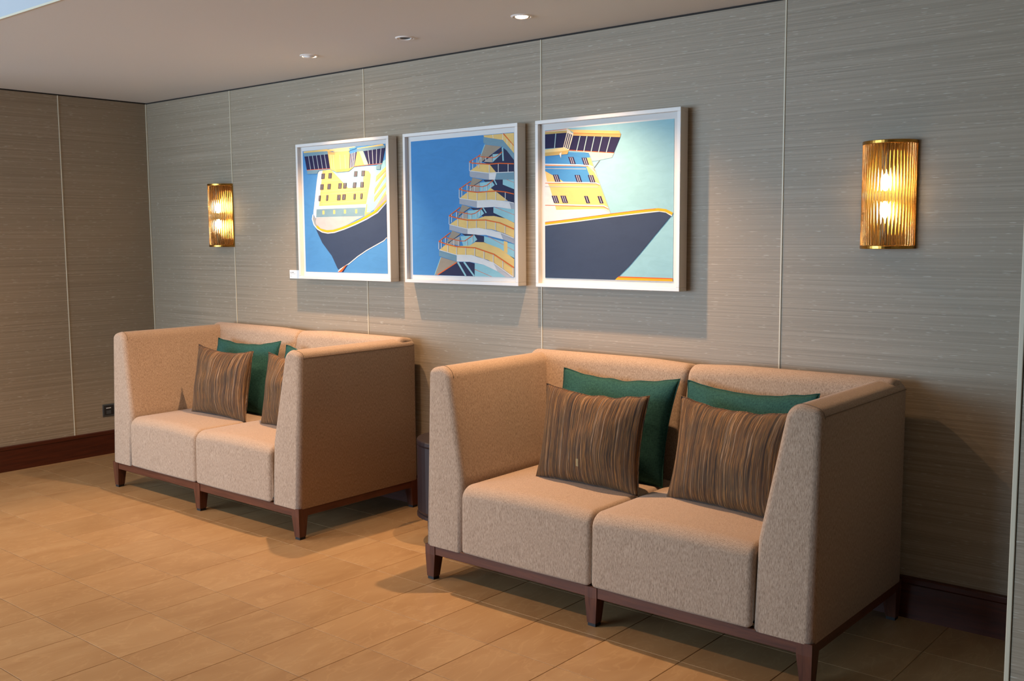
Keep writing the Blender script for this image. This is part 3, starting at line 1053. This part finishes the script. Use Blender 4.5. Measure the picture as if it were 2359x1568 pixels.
def art_three():
    A = []
    P = lambda c, *p: A.append((c, list(p)))
    S = lambda c, w, *p: [A.append((c, q)) for q in stroke(list(p), w)]
    P((158, 212, 226), (148, 265), (1120, 170), (1110, 1400), (148, 1370))
    P(YEL, (148, 455), (325, 425), (478, 430), (645, 897), (148, 948))
    P(BLU, (148, 456), (325, 424), (476, 430), (488, 466), (456, 468), (470, 520), (148, 520))
    P(BLU, (148, 530), (456, 530), (482, 600), (500, 650), (290, 652), (262, 632), (205, 600), (148, 568))
    P(WHT, (148, 572), (160, 640), (186, 700), (232, 860), (550, 852), (610, 852), (632, 868), (645, 897), (148, 948))
    P((226, 222, 214), (560, 852), (610, 850), (632, 866), (645, 897), (600, 862))
    for pts in ([(148, 521), (400, 526), (480, 530), (505, 540), (522, 560)], [(148, 656), (400, 658), (530, 661), (556, 672)], [(148, 822), (400, 828), (590, 833), (622, 850)]):
        S(WHT, 11, *[(x, y - 3) for x, y in pts])
        S((236, 130, 80), 5, *[(x, y + 3) for x, y in pts])
    for y, x1 in ((548, 456), (684, 545)):
        S((200, 205, 205), 5, (148, y), (x1, y + 4))
    P((236, 224, 200), (470, 530), (500, 535), (530, 580), (545, 625), (515, 575))
    S((150, 175, 190), 4, (478, 432), (645, 897))
    for x, y, n in ((350, 488, 2), (450, 494, 2), (235, 622, 2), (398, 624, 2), (498, 625, 2), (226, 780, 2), (292, 780, 2), (464, 782, 1), (565, 783, 1)):
        hw = 20 if n == 2 else 14
        P((50, 44, 88), (x - hw - 9, y - 27), (x + hw - 9, y - 27), (x + hw + 9, y + 27), (x - hw + 9, y + 27))
        for k in range(n):
            xx = x + ((k - 0.5) * 14 if n == 2 else 0)
            S((214, 208, 214), 4, (xx - 8, y - 24), (xx + 8, y + 24))
    # bridge
    P((232, 222, 208), (330, 412), (668, 432), (650, 466), (560, 476), (500, 468), (478, 432))
    P((178, 205, 212), (492, 464), (650, 466), (556, 486), (504, 494))
    S((130, 135, 135), 5, (560, 486), (516, 545))
    P((248, 240, 222), (148, 268), (308, 238), (330, 255), (345, 278), (320, 282), (148, 288))
    P(YEL, (312, 240), (345, 256), (705, 265), (718, 290), (365, 282))
    S(ORG, 4, (148, 270), (310, 252))
    S(ORG, 5, (360, 283), (718, 291))
    P(TAN, (360, 285), (718, 291), (714, 314), (356, 302))
    P(TAN, (148, 275), (312, 262), (312, 280), (148, 294))
    P(NAVY, (148, 292), (312, 279), (286, 390), (148, 400))
    P((250, 240, 215), (316, 262), (362, 286), (330, 412), (284, 392))
    for k in range(3):
        S((56, 50, 92), 8, (322 + k * 13, 284 + k * 5), (294 + k * 13, 388 + k * 6))
    P(NAVY, (360, 301), (714, 313), (666, 430), (328, 410))
    S(ORG, 5, (330, 411), (666, 431))
    for x0, x1 in ((412, 386), (464, 440), (520, 495), (578, 551), (640, 609)):
        S((178, 212, 218), 6, (x0, 303 + (x0 - 360) * 0.03), (x1, 413 + (x1 - 330) * 0.05))
    S((178, 212, 218), 6, (229, 287), (220, 394))
    P((244, 222, 160), (148, 406), (286, 390), (328, 408), (318, 430), (148, 432))
    P(TAN, (148, 430), (276, 418), (326, 410), (318, 440), (148, 456))
    P(WHT, (256, 440), (272, 424), (268, 470))
    # hull
    P(HULL, (148, 975), (400, 943), (645, 909), (900, 882), (1020, 868), (1070, 882), (1097, 905), (960, 1070), (870, 1180), (780, 1285), (676, 1386), (148, 1370))
    S(WHT, 11, (148, 974), (400, 943), (645, 910), (900, 880), (1010, 868), (1060, 876), (1102, 902))
    S(AMB, 20, (148, 962), (400, 931), (645, 898), (900, 867), (1000, 857), (1055, 864), (1104, 888))
    S(ORG, 4, (148, 955), (400, 922), (645, 889), (900, 858), (980, 852))
    P(AMB, (694, 1368), (1109, 1380), (1110, 1400), (676, 1386))
    P(ORG, (703, 1360), (1109, 1374), (1109, 1382), (694, 1369))
    return A, (1210, 220, 420 / 1372)


FW, FT, FB, FD = 0.7562, 1.9238, 1.1742, 0.0636
PR_Y = -0.0445


def make_picture(x0, art, label):
    xc = x0 + FW / 2
    root = tag(empty('framed_picture', (xc, 0.0, FB)), label, 'picture', 'three framed ship pictures in a row')
    hw, h, b = FW / 2, FT - FB, 0.0165
    rails = [((-hw, hw), (0, b)), ((-hw, hw), (h - b, h)), ((-hw, -hw + b), (b, h - b)), ((hw - b, hw), (b, h - b))]
    for (a0, a1), (z0, z1) in rails:
        box_obj('frame_rail', (a0, a1, -FD, -0.004, z0, z1), M['frame'], root, 0.0012, 1)
    box_obj('mat_board', (-hw + b, hw - b, PR_Y + 0.003, PR_Y + 0.02, b, h - b), M['mat'], root)
    polys, (ox, oz, s) = art()
    bm = bmesh.new()
    cl = bm.loops.layers.float_color.new('Col')
    pts0 = polys[0][1]
    cor = [on_plane(ox + px * s, oz + py * s, 1, PR_Y) for px, py in pts0]
    # exact rectangle for the sheet; polygons are clipped to it
    xa, xb = (cor[0].x + cor[3].x) / 2, (cor[1].x + cor[2].x) / 2
    za, zb_ = (cor[2].z + cor[3].z) / 2, (cor[0].z + cor[1].z) / 2

    def clip(p):
        return (min(max(p.x, xa), xb) - xc, min(max(p.z, za), zb_) - FB)
    for k, (c, poly) in enumerate(polys):
        q = [clip(on_plane(ox + px * s, oz + py * s, 1, PR_Y)) for px, py in poly]
        if k == 0:
            q = [(xa - xc, zb_ - FB), (xb - xc, zb_ - FB), (xb - xc, za - FB), (xa - xc, za - FB)]
        clean = []
        for p in q:
            if not clean or (abs(p[0] - clean[-1][0]) + abs(p[1] - clean[-1][1])) > 1e-5:
                clean.append(p)
        if len(clean) > 2 and abs(clean[0][0] - clean[-1][0]) + abs(clean[0][1] - clean[-1][1]) < 1e-5:
            clean.pop()
        if len(clean) < 3:
            continue
        y = PR_Y + 0.002 - 0.00002 * k
        area = sum(clean[i - 1][0] * clean[i][1] - clean[i][0] * clean[i - 1][1] for i in range(len(clean)))
        if area < 0:
            clean.reverse()
        col = lin(*c)
        vs = [bm.verts.new((px, y, pz)) for px, pz in clean]
        for tri in tessellate_polygon([[Vector((px, pz, 0.0)) for px, pz in clean]]):
            if len(set(tri)) < 3:
                continue
            f = bm.faces.new([vs[t] for t in tri])
            for lp in f.loops:
                lp[cl] = col
    for f in bm.faces:
        f.normal_update()
        if f.normal.y > 0:
            f.normal_flip()
    me = bpy.data.meshes.new('print')
    bm.to_mesh(me)
    bm.free()
    me.materials.append(M['prt'])
    link(bpy.data.objects.new('print', me), root)
    return root


make_picture(1.6403, art_one, 'white framed print of a ship\'s bow seen head-on, leftmost of three')
make_picture(2.5010, art_two, 'white framed print of stacked yellow ship balconies on blue, middle of three')
make_picture(3.3608, art_three, 'white framed print of a dark ship bow in profile on pale blue sky')

# caption card beside the first picture
cd = tag(empty('caption_card', (1.53, 0.0, 1.170)), 'small white caption card at the lower left of the ship bow print', 'card')
box_obj('card', (-0.050, 0.050, -0.004, -0.0005, 0.0, 0.049), M['card'], cd, 0.001, 1)
for z, h, runs, mt in ((0.0335, 0.0042, ((-0.043, -0.032), (-0.029, -0.010)), 'ink'), (0.026, 0.003, ((-0.042, -0.024), (-0.022, 0.004)), 'ink2'), (0.013, 0.003, ((-0.042, -0.028),), 'ink2')):
    for a, b in runs:
        x = a
        while x < b - 0.001:
            w = random.choice((0.0018, 0.0022, 0.0026))
            box_obj('caption_letter', (x, min(x + w, b), -0.0043, -0.0038, z, z + h * random.choice((0.75, 1.0))), M[mt], cd)
            x += w + 0.0009


# ------------------------------------------------------------------ wall sconces
def make_sconce(x, label):
    root = tag(empty('wall_sconce', (x, 0.0, 1.352)), label, 'wall lamp', 'half-round glass rod sconces')
    Hs, R = 0.384, 0.098

    def half(bm, r, z0, z1, bev=0.0015):
        lp = [Vector((r, -0.0005)), Vector((-r, -0.0005))] + [Vector((-r * math.cos(math.pi * k / 28), -0.0005 - r * math.sin(math.pi * k / 28))) for k in range(1, 28)]
        loft(bm, [[(p.x * q, p.y * q, z) for p in lp] for z, q in ((z0, 0.985), (z0 + bev, 1.0), (z1 - bev, 1.0), (z1, 0.985))])
    for z0, z1 in ((0.0, 0.012), (Hs - 0.012, Hs)):
        bm = bmesh.new()
        half(bm, R, z0, z1)
        mesh_obj('brass_cap', bm, M['brass'], root)
    box_obj('back_plate', (-0.092, 0.092, -0.006, -0.0005, 0.012, Hs - 0.012), M['brass'], root)
    for s in (-1, 1):
        box_obj('edge_strip', (s * 0.096 - 0.0022, s * 0.096 + 0.0022, -0.009, -0.0005, 0.012, Hs - 0.012), M['brass'], root, 0.0008, 1)
    bm = bmesh.new()
    tube(bm, [(0, 0, 0.0125), (0, 0, Hs - 0.0125)], 0.0052, 10)
    me = bpy.data.meshes.new('glass_rod')
    bmesh.ops.recalc_face_normals(bm, faces=bm.faces[:])
    bm.to_mesh(me)
    bm.free()
    for p in me.polygons:
        p.use_smooth = len(p.vertices) == 4
    me.materials.append(M['rod'])
    n = 24
    for k in range(n):
        an = math.pi * (k + 0.5) / n
        share('glass_rod', me, root, (-0.0905 * math.cos(an), -0.006 - 0.0845 * math.sin(an), 0))
    for up, z in ((0, 0.143), (1, 0.233)):
        sg = -1 if up else 1                     # lower bulb points up, upper bulb points down
        zb = 0.012 if not up else Hs - 0.012
        bm = bmesh.new()
        z1 = z - sg * 0.030
        rows = lathe(bm, [(0.013, zb), (0.013, z1 - sg * 0.012), (0.010, z1)], 16)
        bm.faces.new(rows[0]); bm.faces.new(rows[-1])
        bmesh.ops.translate(bm, verts=bm.verts[:], vec=(0, -0.046, 0))
        mesh_obj('lamp_holder', bm, M['steel'], root, True)
        bm = bmesh.new()
        rows = lathe(bm, [(0.008, z1), (0.015, z1 + sg * 0.012), (0.018, z1 + sg * 0.026), (0.015, z1 + sg * 0.042), (0.007, z1 + sg * 0.054), (0.001, z1 + sg * 0.058)], 16)
        bm.faces.new(rows[0]); bm.faces.new(rows[-1])
        bmesh.ops.translate(bm, verts=bm.verts[:], vec=(0, -0.046, 0))
        mesh_obj('bulb', bm, M['bulb'], root, True)
    return root


make_sconce(0.849, 'brass and glass rod wall sconce near the corner, left of the pictures')
make_sconce(4.948, 'brass and glass rod wall sconce above the foreground loveseat\'s right end')


# ------------------------------------------------------------------ recessed ceiling lamps
def make_downlight(x, y, z, label, state, tilt_x=0.0, tilt_y=0.0, power=SPOT_POWER, size=96.0, blend=1.0, aim=(0.0, 0.0), group='recessed ceiling lamps by the wall'):
    root = tag(empty('ceiling_downlight', (x, y, z)), label, 'ceiling lamp', group)
    bm = bmesh.new()
    rows = lathe(bm, [(0.0345, 0.0), (0.0345, -0.003), (0.038, -0.0055), (0.043, -0.004), (0.0455, 0.0)], 40)
    mesh_obj('trim_ring', bm, M['lampwhite'], root, True)
    bm = bmesh.new()
    rows = lathe(bm, [(0.0365, 0.0), (0.0365, 0.07), (0.001, 0.07)], 32)
    mesh_obj('housing', bm, M['lampdark'], root, True)
    Rm = Matrix.Rotation(math.radians(tilt_x), 4, 'X') @ Matrix.Rotation(math.radians(tilt_y), 4, 'Y')
    bm = bmesh.new()
    lathe(bm, [(0.025, 0.0), (0.026, -0.006), (0.030, -0.007), (0.0325, 0.0), (0.031, 0.014), (0.024, 0.03)], 32)
    bmesh.ops.transform(bm, matrix=Matrix.Translation((0, 0, 0.004)) @ Rm, verts=bm.verts[:])
    gim = mesh_obj('gimbal_ring', bm, M['lampwhite'], root, True)
    bm = bmesh.new()
    rows = lathe(bm, [(0.0255, -0.002), (0.0255, 0.004)], 32)
    bm.faces.new(rows[0]); bm.faces.new(rows[-1])
    bmesh.ops.transform(bm, matrix=Matrix.Translation((0, 0, 0.004)) @ Rm, verts=bm.verts[:])
    mesh_obj('lens', bm, M['lampdark'] if state == 'off' else M['lens'], gim)
    if state != 'off':
        d = bpy.data.lights.new('downlight_beam', 'SPOT')
        d.energy = power
        d.color = WARM
        d.spot_size = math.radians(size)
        d.spot_blend = blend
        d.shadow_soft_size = 0.018
        o = bpy.data.objects.new('downlight_beam', d)
        o.location = (0, 0, -0.026)
        o.rotation_euler = (math.radians(aim[0]), math.radians(aim[1]), 0)
        link(o, root)
    return root


make_downlight(FIX[0][0], FIX[0][1], H, 'lit recessed ceiling lamp above the leftmost ship picture', 'on', 22, 19, aim=(3, 9))
make_downlight(FIX[1][0], FIX[1][1], H, 'unlit dark recessed ceiling lamp, middle of three', 'off', -7, -5)
make_downlight(FIX[2][0], FIX[2][1], H, 'bright lit recessed ceiling lamp, nearest of three', 'on', -7, -6, aim=(0, -13))
for k, x in enumerate((-0.1, 1.4, 2.9)):
    make_downlight(x, -2.45, HU, ('far', 'middle', 'near')[k] + ' recessed lamp in the raised ceiling over the open floor', 'on', 0, 0,
                   ROOM_SPOT_POWER, 146.0, 0.8, group='recessed lamps in the raised ceiling')

# ------------------------------------------------------------------ socket on the left wall
so = tag(empty('wall_socket', (0.0, -0.362, 0.247)), 'steel wall socket on the left wall beside the corner loveseat', 'socket')
box_obj('face_plate', (0.0005, 0.006, -0.043, 0.043, 0.0, 0.082), M['steel'], so, 0.0015, 2)
box_obj('socket_insert', (0.006, 0.0075, -0.033, 0.033, 0.010, 0.072), M['socket'], so)
box_obj('switch_bar', (0.0075, 0.0095, -0.020, 0.012, 0.053, 0.058), M['lampwhite'], so)
box_obj('socket_hole', (0.0075, 0.009, -0.020, 0.012, 0.016, 0.040), M['steel'], so)
